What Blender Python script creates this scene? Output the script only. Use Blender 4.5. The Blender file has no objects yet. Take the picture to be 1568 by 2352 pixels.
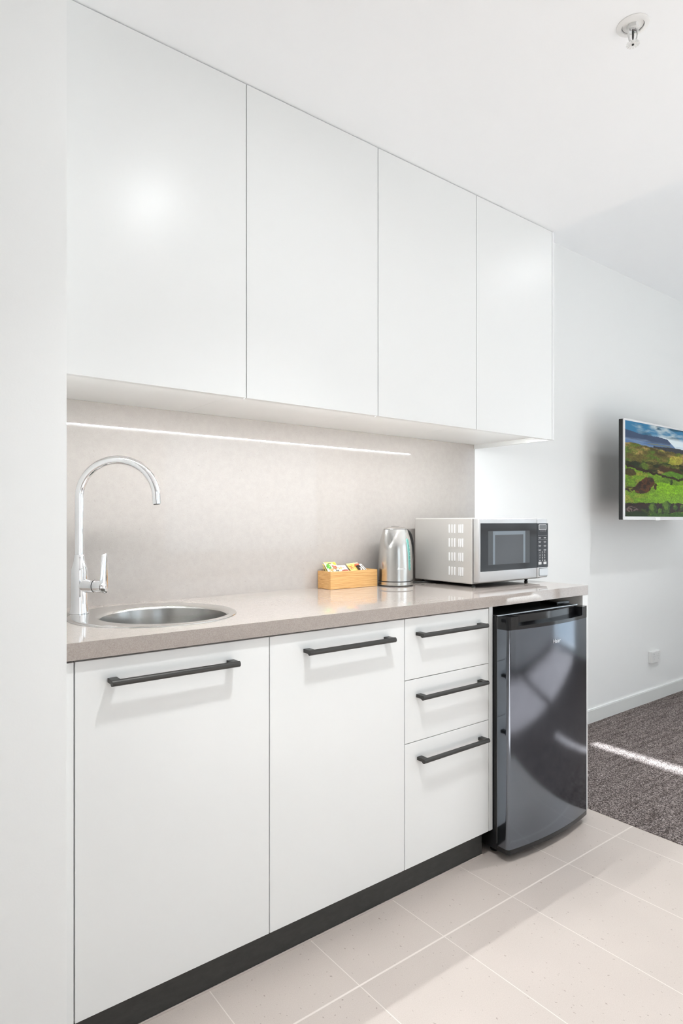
import bpy, bmesh, math, random
import numpy as np
from mathutils import Vector, Matrix

random.seed(7)
rng = np.random.default_rng(7)
SC = bpy.context.scene
COL = SC.collection
PI = math.pi

# ------------------------------------------------------------------ materials
def srgb(r, g, b):
    def f(c):
        c /= 255.0
        return c / 12.92 if c <= 0.04045 else ((c + 0.055) / 1.055) ** 2.4
    return (f(r), f(g), f(b), 1.0)

def mat(name, col, rough=0.5, metal=0.0, spec=0.5, coat=0.0, emit=None, estr=0.0):
    m = bpy.data.materials.new(name); m.use_nodes = True
    b = m.node_tree.nodes['Principled BSDF']
    b.inputs['Base Color'].default_value = col
    b.inputs['Roughness'].default_value = rough
    b.inputs['Metallic'].default_value = metal
    b.inputs['Specular IOR Level'].default_value = spec
    if coat:
        b.inputs['Coat Weight'].default_value = coat
        b.inputs['Coat Roughness'].default_value = 0.05
    if emit:
        b.inputs['Emission Color'].default_value = emit
        b.inputs['Emission Strength'].default_value = estr
    return m

def nodes(m):
    nt = m.node_tree
    return nt, nt.nodes, nt.links, nt.nodes['Principled BSDF']

def ramp(nt, fac, stops):
    r = nt.nodes.new('ShaderNodeValToRGB')
    e = r.color_ramp.elements
    while len(e) > 1: e.remove(e[-1])
    e[0].position, e[0].color = stops[0]
    for p, c in stops[1:]:
        x = e.new(p); x.color = c
    nt.links.new(fac, r.inputs['Fac'])
    return r.outputs['Color']

def noise(nt, scale, detail=4, rough=0.6, vec=None, coords='Object', stretch=None):
    if vec is None:
        tc = nt.nodes.new('ShaderNodeNewGeometry'); vec = tc.outputs['Position']
    if stretch:
        mp = nt.nodes.new('ShaderNodeMapping'); mp.inputs['Scale'].default_value = stretch
        nt.links.new(vec, mp.inputs['Vector']); vec = mp.outputs['Vector']
    n = nt.nodes.new('ShaderNodeTexNoise')
    n.inputs['Scale'].default_value = scale
    n.inputs['Detail'].default_value = detail
    n.inputs['Roughness'].default_value = rough
    nt.links.new(vec, n.inputs['Vector'])
    return n.outputs['Fac']

def mixc(nt, fac, a, b, mode='MIX'):
    x = nt.nodes.new('ShaderNodeMix'); x.data_type = 'RGBA'; x.blend_type = mode
    for s, v in ((0, fac), (6, a), (7, b)):
        if hasattr(v, 'is_linked'): nt.links.new(v, x.inputs[s])
        else: x.inputs[s].default_value = v
    return x.outputs[2]

def bump(nt, h, strength, dist, b):
    n = nt.nodes.new('ShaderNodeBump')
    n.inputs['Strength'].default_value = strength; n.inputs['Distance'].default_value = dist
    nt.links.new(h, n.inputs['Height']); nt.links.new(n.outputs['Normal'], b.inputs['Normal'])

def speck(name, base, dark, light, scale, rough, spec=0.5):
    """fine grained engineered stone"""
    m = mat(name, base, rough, spec=spec)
    nt, N, L, b = nodes(m)
    f1 = noise(nt, scale, 3, 0.7)
    c = ramp(nt, f1, [(0.30, dark), (0.50, base), (0.72, light)])
    f2 = noise(nt, scale * 0.12, 4, 0.6)
    c2 = ramp(nt, f2, [(0.35, (0.97, 0.97, 0.97, 1)), (0.65, (1.02, 1.02, 1.02, 1))])
    c = mixc(nt, 1.0, c, c2, 'MULTIPLY')
    f3 = noise(nt, scale * 0.28, 2, 0.5)
    c3 = ramp(nt, f3, [(0.25, (0.78, 0.76, 0.74, 1)), (0.29, (1, 1, 1, 1))])
    c = mixc(nt, 0.5, c, mixc(nt, 1.0, c, c3, 'MULTIPLY'))
    L.new(c, b.inputs['Base Color'])
    return m

M = {}
M['wall'] = mat('wall_paint', (0.828, 0.835, 0.828, 1), 0.6, spec=0.3)
nt, N, L, b = nodes(M['wall']); bump(nt, noise(nt, 260, 3), 0.05, 0.002, b)
M['ceil'] = mat('ceiling_paint', (0.915, 0.93, 0.945, 1), 0.8, spec=0.2)
M['cab'] = mat('white_satin_laminate', (0.797, 0.805, 0.798, 1), 0.30, spec=0.4)
M['carcass'] = mat('white_board', (0.72, 0.72, 0.71, 1), 0.5)
M['melamine'] = mat('bright_white_melamine', (0.88, 0.885, 0.875, 1), 0.4)
M['stone'] = speck('worktop_stone', (0.405, 0.356, 0.325, 1), (0.335, 0.291, 0.264, 1), (0.460, 0.412, 0.380, 1), 420, 0.03, 0.7)
M['splash'] = speck('splashback_stone', (0.412, 0.378, 0.353, 1), (0.388, 0.355, 0.331, 1), (0.429, 0.394, 0.369, 1), 420, 0.03)
M['chrome'] = mat('chrome', (0.93, 0.93, 0.94, 1), 0.03, 1.0)
M['sinksteel'] = mat('satin_steel', (0.40, 0.39, 0.375, 1), 0.24, 1.0)
nt, N, L, b = nodes(M['sinksteel']); b.inputs['Anisotropic'].default_value = 0.4
M['rim'] = mat('polished_steel_rim', (0.80, 0.79, 0.77, 1), 0.16, 1.0)
M['kettle'] = mat('brushed_kettle_steel', (0.68, 0.665, 0.64, 1), 0.22, 1.0)
nt, N, L, b = nodes(M['kettle'])
bump(nt, noise(nt, 60, 3, stretch=(1, 1, 40)), 0.04, 0.001, b)
M['mwsteel'] = mat('silver_painted_steel', (0.60, 0.58, 0.555, 1), 0.42, 0.35)
M['mwfront'] = mat('silver_front', (0.62, 0.62, 0.625, 1), 0.35, 0.5)
M['handle'] = mat('gunmetal_handle', (0.058, 0.056, 0.053, 1), 0.42, 0.55)
M['kick'] = mat('charcoal_kickboard', (0.034, 0.034, 0.032, 1), 0.5)
nt, N, L, b = nodes(M['kick'])
f = noise(nt, 55, 4, 0.7, stretch=(0.5, 1, 1.4))
c = ramp(nt, f, [(0.3, (0.028, 0.028, 0.026, 1)), (0.70, (0.042, 0.042, 0.039, 1)), (0.765, (0.05, 0.05, 0.047, 1)), (0.80, (0.42, 0.42, 0.40, 1))])
L.new(c, b.inputs['Base Color'])
M['black'] = mat('gloss_black_plastic', (0.008, 0.008, 0.009, 1), 0.09)
M['blackmatt'] = mat('matt_black_plastic', (0.012, 0.012, 0.013, 1), 0.4)
M['rubber'] = mat('black_rubber', (0.012, 0.012, 0.012, 1), 0.6)
M['fridge'] = mat('dark_brushed_steel', (0.19, 0.212, 0.245, 1), 0.15, 1.0)
nt, N, L, b = nodes(M['fridge'])
f = noise(nt, 30, 3, 0.6, stretch=(1.5, 1.5, 60))
mr = N.new('ShaderNodeMapRange'); mr.inputs['To Min'].default_value = 0.08; mr.inputs['To Max'].default_value = 0.15
L.new(f, mr.inputs['Value']); L.new(mr.outputs['Result'], b.inputs['Roughness'])
M['chrometext'] = mat('bright_metal_lettering', (0.85, 0.85, 0.86, 1), 0.2, 1.0)
M['mwglass'] = mat('dark_oven_glass', (0.030, 0.030, 0.032, 1), 0.07, spec=0.22)
M['mwwindow'] = mat('oven_window_mesh', (0.075, 0.08, 0.085, 1), 0.10, spec=0.25)
M['mwinner'] = mat('oven_window_centre', (0.095, 0.10, 0.108, 1), 0.10, spec=0.25)
M['mwliner'] = mat('oven_window_liner', (0.215, 0.25, 0.285, 1), 0.15, spec=0.25)
M['panel'] = mat('dark_control_panel', (0.036, 0.036, 0.040, 1), 0.15, spec=0.25)
M['white'] = mat('white_plastic', (0.80, 0.80, 0.79, 1), 0.35)
M['greyprint'] = mat('grey_print', (0.42, 0.42, 0.43, 1), 0.5)
M['whiteprint'] = mat('white_print', (0.82, 0.82, 0.82, 1), 0.5)
M['darkprint'] = mat('dark_print', (0.03, 0.03, 0.03, 1), 0.5)
M['display'] = mat('grey_display', (0.14, 0.145, 0.15, 1), 0.12)
M['teal'] = mat('teal_water_window', (0.075, 0.27, 0.24, 1), 0.2)
M['tealrim'] = mat('pale_teal_rim', (0.20, 0.42, 0.38, 1), 0.25)
M['outletw'] = mat('white_outlet_plastic', (0.74, 0.74, 0.73, 1), 0.35)
M['skirt'] = mat('pale_grey_skirting', (0.74, 0.75, 0.735, 1), 0.4)
M['seal'] = mat('beige_sealant', (0.52, 0.45, 0.41, 1), 0.5)
M['tvback'] = mat('black_tv_housing', (0.012, 0.012, 0.012, 1), 0.45)
M['tvbezel'] = mat('silver_white_bezel', (0.80, 0.80, 0.81, 1), 0.25, 0.2)
M['bulb'] = mat('dark_sprinkler_bulb', (0.03, 0.03, 0.03, 1), 0.2)
M['frame'] = mat('window_frame', (0.55, 0.55, 0.55, 1), 0.4)
M['blind'] = mat('blind_fabric', (0.60, 0.60, 0.59, 1), 0.9)
M['linen'] = mat('white_linen', (0.80, 0.79, 0.77, 1), 0.9, spec=0.1)
M['gasket'] = mat('grey_gasket', (0.22, 0.22, 0.22, 1), 0.5)
M['lamp'] = mat('lit_lens', (1, 1, 1, 1), 0.5, emit=(0.94, 0.975, 1.0, 1), estr=135.0)
M['lamp_bright'] = mat('lit_lens_bright', (1, 1, 1, 1), 0.5, emit=(0.94, 0.975, 1.0, 1), estr=80.0)
M['led'] = mat('lit_led_diffuser', (1, 1, 1, 1), 0.5, emit=(0.925, 0.965, 0.975, 1), estr=234.0)

# window glass: thin pane, mostly clear with a mirror sheen
g = bpy.data.materials.new('window_glass'); g.use_nodes = True
nt = g.node_tree; nt.nodes.clear()
o_ = nt.nodes.new('ShaderNodeOutputMaterial'); t_ = nt.nodes.new('ShaderNodeBsdfTransparent')
gl = nt.nodes.new('ShaderNodeBsdfGlossy'); gl.inputs['Roughness'].default_value = 0.0
fr = nt.nodes.new('ShaderNodeFresnel'); mx = nt.nodes.new('ShaderNodeMixShader')
nt.links.new(fr.outputs[0], mx.inputs[0]); nt.links.new(t_.outputs[0], mx.inputs[1]); nt.links.new(gl.outputs[0], mx.inputs[2])
nt.links.new(mx.outputs[0], o_.inputs[0]); M['glass'] = g

# floor tile: 302 x 600 mm stone-look tiles, pale joints
def tile_material():
    m = mat('floor_tile', srgb(215, 203, 195), 0.32, spec=0.4)
    nt, N, L, b = nodes(m)
    geo = N.new('ShaderNodeNewGeometry'); sep = N.new('ShaderNodeSeparateXYZ')
    L.new(geo.outputs['Position'], sep.inputs[0])
    def joint(axis, off, pitch, half):
        a = N.new('ShaderNodeMath'); a.operation = 'SUBTRACT'; L.new(sep.outputs[axis], a.inputs[0]); a.inputs[1].default_value = off - 60 * pitch
        w = N.new('ShaderNodeMath'); w.operation = 'PINGPONG'; L.new(a.outputs[0], w.inputs[0]); w.inputs[1].default_value = pitch / 2
        mr = N.new('ShaderNodeMapRange'); L.new(w.outputs[0], mr.inputs['Value'])
        mr.inputs['From Min'].default_value = half * 0.7; mr.inputs['From Max'].default_value = half * 1.3
        mr.inputs['To Min'].default_value = 1; mr.inputs['To Max'].default_value = 0
        return mr.outputs['Result']
    jx = joint('X', 0.681, 0.302, 0.0011); jy = joint('Y', 1.200, 0.60, 0.0026)
    mxm = N.new('ShaderNodeMath'); mxm.operation = 'MAXIMUM'; L.new(jx, mxm.inputs[0]); L.new(jy, mxm.inputs[1])
    base = (0.575, 0.505, 0.46, 1)
    c = ramp(nt, noise(nt, 420, 3, 0.75), [(0.34, (0.535, 0.465, 0.42, 1)), (0.5, base), (0.7, (0.605, 0.535, 0.49, 1))])
    fl = noise(nt, 120, 2, 0.5, stretch=(1.0, 0.6, 1))
    c3 = ramp(nt, fl, [(0.275, (0.66, 0.62, 0.60, 1)), (0.315, (1, 1, 1, 1))])
    c = mixc(nt, 1.0, c, c3, 'MULTIPLY')
    big = ramp(nt, noise(nt, 2.2, 2), [(0.35, (0.96, 0.96, 0.96, 1)), (0.65, (1.03, 1.03, 1.03, 1))])
    c = mixc(nt, 1.0, c, big, 'MULTIPLY')
    c = mixc(nt, mxm.outputs[0], c, (0.77, 0.70, 0.645, 1))
    L.new(c, b.inputs['Base Color'])
    inv = N.new('ShaderNodeMath'); inv.operation = 'SUBTRACT'; inv.inputs[0].default_value = 1; L.new(mxm.outputs[0], inv.inputs[1])
    bump(nt, inv.outputs[0], 0.25, 0.001, b)
    return m
M['tile'] = tile_material()

def carpet_material():
    m = mat('loop_carpet', srgb(110, 100, 98), 0.95, spec=0.1)
    nt, N, L, b = nodes(m)
    f = noise(nt, 270, 2, 0.75, stretch=(1, 0.8, 1))
    c = ramp(nt, f, [(0.36, (0.022, 0.017, 0.016, 1)), (0.50, (0.125, 0.102, 0.096, 1)), (0.64, (0.50, 0.435, 0.415, 1))])
    rib = noise(nt, 26, 2, 0.5, stretch=(0.15, 1.6, 1))
    c2 = ramp(nt, rib, [(0.33, (0.70, 0.68, 0.67, 1)), (0.55, (1.05, 1.05, 1.05, 1))])
    c = mixc(nt, 1.0, c, c2, 'MULTIPLY')
    L.new(c, b.inputs['Base Color'])
    bump(nt, f, 0.5, 0.004, b)
    return m
M['carpet'] = carpet_material()

def bamboo_material():
    m = mat('bamboo', srgb(226, 170, 96), 0.42)
    nt, N, L, b = nodes(m)
    tc = N.new('ShaderNodeTexCoord')
    f = noise(nt, 22, 5, 0.65, vec=tc.outputs['Object'], stretch=(0.35, 1.2, 11))
    c = ramp(nt, f, [(0.30, (0.46, 0.22, 0.065, 1)), (0.48, (0.62, 0.345, 0.125, 1)), (0.70, (0.74, 0.47, 0.21, 1))])
    L.new(c, b.inputs['Base Color'])
    return m
M['bamboo'] = bamboo_material()

def painted(name, rough=0.3, emission=False):
    m = mat(name, (1, 1, 1, 1), rough)
    nt, N, L, b = nodes(m)
    a = N.new('ShaderNodeVertexColor'); a.layer_name = 'Col'
    if emission:
        b.inputs['Base Color'].default_value = (0.01, 0.01, 0.01, 1)
        L.new(a.outputs['Color'], b.inputs['Emission Color']); b.inputs['Emission Strength'].default_value = 0.72; b.inputs['Specular IOR Level'].default_value = 0.12
        b.inputs['Roughness'].default_value = 0.3
    else:
        L.new(a.outputs['Color'], b.inputs['Base Color'])
    return m
M['print'] = painted('printed_foil', 0.28)
M['screen'] = painted('lit_screen', emission=True)

# ------------------------------------------------------------------ geometry helpers
def wloc(o):
    v = Vector((0, 0, 0))
    while o is not None:
        v += o.location; o = o.parent
    return v

def link(name, me, m, parent=None, loc=None):
    """link a mesh (vertices in world coordinates) as one object with its origin at loc or its parent's"""
    if m is not None:
        me.materials.clear(); me.materials.append(M[m] if isinstance(m, str) else m)
    o = bpy.data.objects.new(name, me); COL.objects.link(o)
    if parent is not None:
        o.parent = parent
    base = wloc(parent) if parent is not None else Vector((0, 0, 0))
    if loc is None:
        if parent is None:
            c = [v.co for v in me.vertices]
            loc = Vector(((min(v.x for v in c) + max(v.x for v in c)) / 2, (min(v.y for v in c) + max(v.y for v in c)) / 2, min(v.z for v in c)))
        else:
            loc = base
    loc = Vector(loc)
    o.location = loc - base
    me.transform(Matrix.Translation(-loc))
    return o

def obj(name, bm, m, parent=None, smooth=False, loc=None):
    bmesh.ops.recalc_face_normals(bm, faces=bm.faces)
    me = bpy.data.meshes.new(name); bm.to_mesh(me); bm.free()
    if smooth:
        me.polygons.foreach_set('use_smooth', [True] * len(me.polygons))
        try: me.set_sharp_from_angle(angle=math.radians(38))
        except Exception: pass
    return link(name, me, m, parent, loc)

def tag(o, label, cat, group=None):
    o['label'] = label; o['category'] = cat
    if group: o['group'] = group
    return o

def thing(name, loc, label, cat, group=None):
    o = bpy.data.objects.new(name, None); COL.objects.link(o)
    o.empty_display_size = 0.05; o.location = loc
    return tag(o, label, cat, group)

def box(bm, x0, x1, y0, y1, z0, z1, bev=0.0, seg=2):
    vs = [bm.verts.new(p) for p in ((x0, y0, z0), (x1, y0, z0), (x1, y1, z0), (x0, y1, z0), (x0, y0, z1), (x1, y0, z1), (x1, y1, z1), (x0, y1, z1))]
    fs = [bm.faces.new([vs[i] for i in q]) for q in ((0, 3, 2, 1), (4, 5, 6, 7), (0, 1, 5, 4), (1, 2, 6, 5), (2, 3, 7, 6), (3, 0, 4, 7))]
    if bev > 0:
        es = list({e for f in fs for e in f.edges})
        bmesh.ops.bevel(bm, geom=es, offset=bev, segments=seg, profile=0.5, affect='EDGES')
    return bm

def bx(*a, **k):
    return box(bmesh.new(), *a, **k)

def lathe(bm, prof, c=(0, 0), seg=48, rfun=None, close=True):
    """prof: list of (r, z); axis vertical through c; rfun(r, z, ang) may alter r"""
    rings = []
    for r, z in prof:
        if r < 1e-6:
            rings.append([bm.verts.new((c[0], c[1], z))]); continue
        ring = []
        for i in range(seg):
            a = 2 * PI * i / seg
            rr = rfun(r, z, a) if rfun else r
            ring.append(bm.verts.new((c[0] + rr * math.cos(a), c[1] + rr * math.sin(a), z)))
        rings.append(ring)
    for A, B in zip(rings, rings[1:]):
        if len(A) == 1 and len(B) == 1: continue
        for i in range(seg):
            j = (i + 1) % seg
            if len(A) == 1: bm.faces.new((A[0], B[i], B[j]))
            elif len(B) == 1: bm.faces.new((A[i], A[j], B[0]))
            else: bm.faces.new((A[i], A[j], B[j], B[i]))
    if close:
        for R, s in ((rings[0], 1), (rings[-1], 0)):
            if len(R) > 1: bm.faces.new(R if s else R[::-1])
    return bm

def tube(bm, pts, rad, seg=16, cap=True, flat=None):
    """sweep a circle along pts; rad number or list; flat=(axis vector, factor) squashes the section"""
    pts = [Vector(p) for p in pts]; n = len(pts)
    rads = rad if isinstance(rad, (list, tuple)) else [rad] * n
    tang = []
    for i in range(n):
        t = (pts[min(i + 1, n - 1)] - pts[max(i - 1, 0)]).normalized(); tang.append(t)
    up = Vector((0, 0, 1)) if abs(tang[0].z) < 0.9 else Vector((1, 0, 0))
    u = (up - tang[0] * up.dot(tang[0])).normalized()
    rings = []
    for i in range(n):
        u = (u - tang[i] * u.dot(tang[i])).normalized(); v = tang[i].cross(u)
        ring = []
        for k in range(seg):
            a = 2 * PI * k / seg
            d = (u * math.cos(a) + v * math.sin(a)) * rads[i]
            if flat:
                ax = flat[0].normalized(); d = d - ax * d.dot(ax) * (1 - flat[1])
            ring.append(bm.verts.new(pts[i] + d))
        rings.append(ring)
    for A, B in zip(rings, rings[1:]):
        for k in range(seg):
            j = (k + 1) % seg; bm.faces.new((A[k], A[j], B[j], B[k]))
    if cap:
        bm.faces.new(rings[0][::-1]); bm.faces.new(rings[-1])
    return bm

def prism(bm, poly, z0, z1, bev=0.0):
    """vertical prism over a plan polygon"""
    lo = [bm.verts.new((x, y, z0)) for x, y in poly]; hi = [bm.verts.new((x, y, z1)) for x, y in poly]
    n = len(poly)
    fb = bm.faces.new(lo[::-1]); ft = bm.faces.new(hi)
    for i in range(n):
        j = (i + 1) % n; bm.faces.new((lo[i], lo[j], hi[j], hi[i]))
    if bev:
        bmesh.ops.bevel(bm, geom=list(ft.edges) + list(fb.edges), offset=bev, segments=2, profile=0.5, affect='EDGES')
    return bm

def plate(bm, pts, y0, y1):
    """prism along Y over an (x, z) polygon"""
    f = [bm.verts.new((x, y0, z)) for x, z in pts]; k = [bm.verts.new((x, y1, z)) for x, z in pts]
    n = len(pts); bm.faces.new(f); bm.faces.new(k[::-1])
    for i in range(n):
        j = (i + 1) % n; bm.faces.new((f[i], k[i], k[j], f[j]))
    return bm

def rrect(x0, x1, z0, z1, r, n=5):
    out = []
    for cx, cz, a0 in ((x1 - r, z1 - r, 0), (x0 + r, z1 - r, 90), (x0 + r, z0 + r, 180), (x1 - r, z0 + r, 270)):
        for i in range(n + 1):
            a = math.radians(a0 + 90 * i / n); out.append((cx + r * math.cos(a), cz + r * math.sin(a)))
    return out

def ring_plate(bm, outer, inner, y0, y1):
    n = len(outer)
    def mk(p, y): return [bm.verts.new((x, y, z)) for x, z in p]
    of, ob, inf, inb = mk(outer, y0), mk(outer, y1), mk(inner, y0), mk(inner, y1)
    for i in range(n):
        j = (i + 1) % n
        bm.faces.new((of[i], of[j], inf[j], inf[i])); bm.faces.new((ob[i], inb[i], inb[j], ob[j]))
        bm.faces.new((of[i], ob[i], ob[j], of[j])); bm.faces.new((inf[i], inf[j], inb[j], inb[i]))
    return bm

def text_mesh(s, size, extrude=0.0004, align='CENTER', shear=0.0):
    cu = bpy.data.curves.new('lettering', 'FONT'); cu.body = s; cu.size = size; cu.extrude = extrude
    cu.align_x = align; cu.align_y = 'CENTER'; cu.shear = shear; cu.resolution_u = 3
    o = bpy.data.objects.new('lettering_curve', cu); COL.objects.link(o)
    me = bpy.data.meshes.new_from_object(o)
    bpy.data.objects.remove(o); bpy.data.curves.remove(cu)
    return me

def text(name, s, size, x, y, z, m, parent, **k):
    """lettering on a face that looks towards -Y"""
    me = text_mesh(s, size, **k)
    me.transform(Matrix.Translation((x, y, z)) @ Matrix.Rotation(PI / 2, 4, 'X'))
    return link(name, me, m, parent)

def structure(name, bm, m):
    o = obj(name, bm, m); o['kind'] = 'structure'; return o

# ------------------------------------------------------------------ key dimensions (metres; camera above the origin)
WY = 1.9575           # splashback face
WALL = 1.9655         # painted wall face
ZT, ZU = 0.8961, 0.8589   # worktop top and underside
FY = 1.3897           # base cabinet fronts
UY = 1.5349           # upper cabinet fronts
CK, CB = 2.3672, 2.6524   # kitchen and bedroom ceiling heights
XE = 2.312            # end of the kitchen
XR, YF, XL = 5.2, -3.0, -2.2   # right, front and far left room limits

# ------------------------------------------------------------------ the setting
structure('floor_tiled', bx(XL, 2.316, YF, WALL, -0.1, 0.0), 'tile')
structure('floor_carpeted', bx(2.316, XR, YF, WALL, -0.1, 0.002), 'carpet')
structure('wall_back', bx(XL - 0.1, XR + 0.1, WALL, WALL + 0.1, -0.1, CB + 0.1), 'wall')
structure('wall_left', bx(XL, 0.3412, 1.3745, WALL, 0, CK), 'wall')
structure('wall_entry', bx(XL - 0.1, XL, YF, WALL, -0.1, CB + 0.1), 'wall')
bm = bmesh.new()
FILL_WIN = [(-0.6, 0.7, 0.6, 2.0), (2.75, 5.0, 0.75, 2.35)]      # unseen windows added behind the camera for frontal fill light
xs_ = [XL - 0.1] + [v for w_ in FILL_WIN for v in w_[:2]] + [XR + 0.1]
for i in range(0, len(xs_), 2): box(bm, xs_[i], xs_[i + 1], YF - 0.1, YF, -0.1, CB + 0.1)
for x0, x1, z0, z1 in FILL_WIN: box(bm, x0, x1, YF - 0.1, YF, -0.1, z0); box(bm, x0, x1, YF - 0.1, YF, z1, CB + 0.1)
structure('wall_front', bm, 'wall')
# right wall with the big window and the small high one
A0, A1, AZ0, AZ1 = -2.6, 0.25, 0.06, 2.42
B0, B1, BZ0, BZ1 = 0.62, 1.80, 1.253, 2.2
bm = bmesh.new()
for y0, y1, z0, z1 in ((YF, A0, -0.1, CB + 0.1), (A0, A1, -0.1, AZ0), (A0, A1, AZ1, CB + 0.1), (A1, B0, -0.1, CB + 0.1),
                       (B0, B1, -0.1, BZ0), (B0, B1, BZ1, CB + 0.1), (B1, WALL, -0.1, CB + 0.1)):
    box(bm, XR, XR + 0.1, y0, y1, z0, z1)
structure('wall_right', bm, 'wall')
structure('ceiling_kitchen', bx(XL, XE, YF, WALL, CK, CB), 'ceil')
structure('ceiling_bedroom', bx(XL - 0.1, XR + 0.1, YF - 0.1, WALL + 0.1, CB, CB + 0.1), 'ceil')
bm = bx(2.33, XR, 1.9535, WALL, 0.002, 0.0735)
structure('baseboard_back', bm, 'skirt')
structure('trim_1', bx(2.33, XR, 1.9555, WALL, 0.0735, 0.079), 'cab')

def window_x(name, y0, y1, z0, z1, mull, transom):
    r = bpy.data.objects.new(name, None); COL.objects.link(r); r.location = (XR + 0.05, (y0 + y1) / 2, z0); r['kind'] = 'structure'
    bm = bmesh.new(); w = 0.035
    box(bm, XR + 0.02, XR + 0.08, y0, y0 + w, z0, z1); box(bm, XR + 0.02, XR + 0.08, y1 - w, y1, z0, z1)
    box(bm, XR + 0.02, XR + 0.08, y0 + w, y1 - w, z0, z0 + 0.006); box(bm, XR + 0.02, XR + 0.08, y0 + w, y1 - w, z1 - w, z1)
    for i in range(1, mull + 1):
        y = y0 + (y1 - y0) * i / (mull + 1); box(bm, XR + 0.03, XR + 0.07, y - 0.02, y + 0.02, z0 + 0.006, z1 - w)
    if transom: box(bm, XR + 0.032, XR + 0.068, y0 + w, y1 - w, transom - 0.03, transom + 0.03)
    obj('window_frame', bm, 'frame', r)
    obj('pane', bx(XR + 0.048, XR + 0.052, y0 + w, y1 - w, z0 + 0.006, z1 - w), 'glass', r)
    return r
window_x('window_1', A0, A1, AZ0, AZ1, 2, 1.05)
w2 = window_x('window_2', B0, B1, BZ0, BZ1, 0, None)
bm = bmesh.new(); f_ = [(B0, 1.318), (B1, 1.280), (B1, BZ1), (B0, BZ1)]     # hangs a little askew
a_ = [bm.verts.new((XR + 0.002, y, z)) for y, z in f_]; b_ = [bm.verts.new((XR + 0.012, y, z)) for y, z in f_]
bm.faces.new(a_); bm.faces.new(b_[::-1])
for i in range(4): bm.faces.new((a_[i], b_[i], b_[(i + 1) % 4], a_[(i + 1) % 4]))
obj('roller_blind', bm, 'blind', w2)

for k, (F0, F1, FZ0, FZ1) in enumerate(FILL_WIN):  # frames and panes of the added fill-light windows
    r = bpy.data.objects.new('window_%d' % (3 + k), None); COL.objects.link(r); r.location = ((F0 + F1) / 2, YF - 0.05, FZ0); r['kind'] = 'structure'
    bm = bmesh.new()
    for x in (F0 + 0.02, F1 - 0.02): box(bm, x - 0.02, x + 0.02, YF - 0.08, YF - 0.02, FZ0, FZ1)
    box(bm, F0 + 0.04, F1 - 0.04, YF - 0.08, YF - 0.02, FZ0, FZ0 + 0.04); box(bm, F0 + 0.04, F1 - 0.04, YF - 0.08, YF - 0.02, FZ1 - 0.04, FZ1)
    obj('window_frame', bm, 'frame', r)
    obj('pane', bx(F0 + 0.04, F1 - 0.04, YF - 0.052, YF - 0.048, FZ0 + 0.04, FZ1 - 0.04), 'glass', r)

# ------------------------------------------------------------------ base cabinets
def handle(parent, x0, z, w=0.3075):
    yc = FY - 0.0285; r = 0.0072
    bm = bmesh.new()
    tube(bm, [(x0, yc, z), (x0 + w, yc, z)], r, 20)
    h = obj('handle', bm, 'handle', parent, smooth=True)
    for xa in (x0 + 0.0004, x0 + w - 0.0204):
        b2 = bx(xa, xa + 0.020, yc + 0.001, FY, z - 0.0035, z + 0.0065, bev=0.0006)
        obj('bracket', b2, 'handle', h)
    return h

def carcass(x0, x1, y0, y1, z0, z1, t=0.006, shelf=True):
    bm = bmesh.new()
    box(bm, x0, x0 + t, y0, y1, z0, z1); box(bm, x1 - t, x1, y0, y1, z0, z1)
    box(bm, x0 + t, x1 - t, y0, y1, z0, z0 + 0.016); box(bm, x0 + t, x1 - t, y1 - 0.006, y1, z0 + 0.016, z1)
    box(bm, x0 + t, x1 - t, y0, y0 + 0.05, z1 - 0.016, z1)
    return bm

ZB0, ZB1 = 0.0892, 0.8532
def front(name, x0, x1, z0, z1, parent):
    return obj(name, bx(x0, x1, FY, FY + 0.018, z0, z1, bev=0.0008, seg=2), 'cab', parent)

c1 = thing('base_cabinet', (0.60, 1.66, 0.092), 'white base cabinet under the round sink, beside the left wall', 'cabinet', 'white base cabinets')
obj('carcass', carcass(0.3605, 0.8384, FY + 0.0195, 1.94, 0.092, ZU), 'carcass', c1)
obj('filler_strip', bx(0.3425, 0.3590, FY, FY + 0.018, ZB0 - 0.08, ZB1, bev=0.0006), 'cab', c1)
d = front('door', 0.3617, 0.8368, ZB0, ZB1, c1); handle(d, 0.4285, 0.8035)
c2 = thing('base_cabinet', (1.077, 1.66, 0.092), 'white single-door base cabinet between the sink cabinet and the drawers', 'cabinet', 'white base cabinets')
obj('carcass', carcass(0.8390, 1.3150, FY + 0.0195, 1.94, 0.092, ZU), 'carcass', c2)
d = front('door', 0.8392, 1.3134, ZB0, ZB1, c2); handle(d, 0.9428, 0.8030)
c3 = thing('drawer_cabinet', (1.515, 1.66, 0.092), 'white three-drawer base cabinet left of the fridge', 'cabinet', 'white base cabinets')
obj('carcass', carcass(1.3156, 1.7112, FY + 0.0195, 1.94, 0.092, ZU), 'carcass', c3)
for z0, z1, xh, zh in ((0.6662, ZB1, 1.3612, 0.8025), (0.4727, 0.6638, 1.3630, 0.6110), (ZB0, 0.4703, 1.3668, 0.4165)):
    d = front('drawer', 1.3162, 1.7086, z0, z1, c3); handle(d, xh, zh)
obj('side_panel', bx(1.7118, 1.7304, FY, 1.94, ZB0, ZU, bev=0.0006), 'cab', c3)

k = thing('kickboard', (1.02, 1.42, 0), 'charcoal kickboard running under the white base cabinets', 'kickboard')
obj('board', bx(0.3425, 1.7027, 1.4146, 1.430, 0.0, 0.0915), 'kick', k)
obj('sealant_bead', bx(0.3425, 1.7035, 1.4105, 1.4145, 0.0, 0.0045, bev=0.001), 'seal', k)

tag(obj('end_panel', bx(2.271, 2.307, 1.379, 1.9570, 0.0, ZU, bev=0.0008), 'cab'),
    'tall white end panel standing right of the fridge, holding up the worktop end', 'panel')

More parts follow.
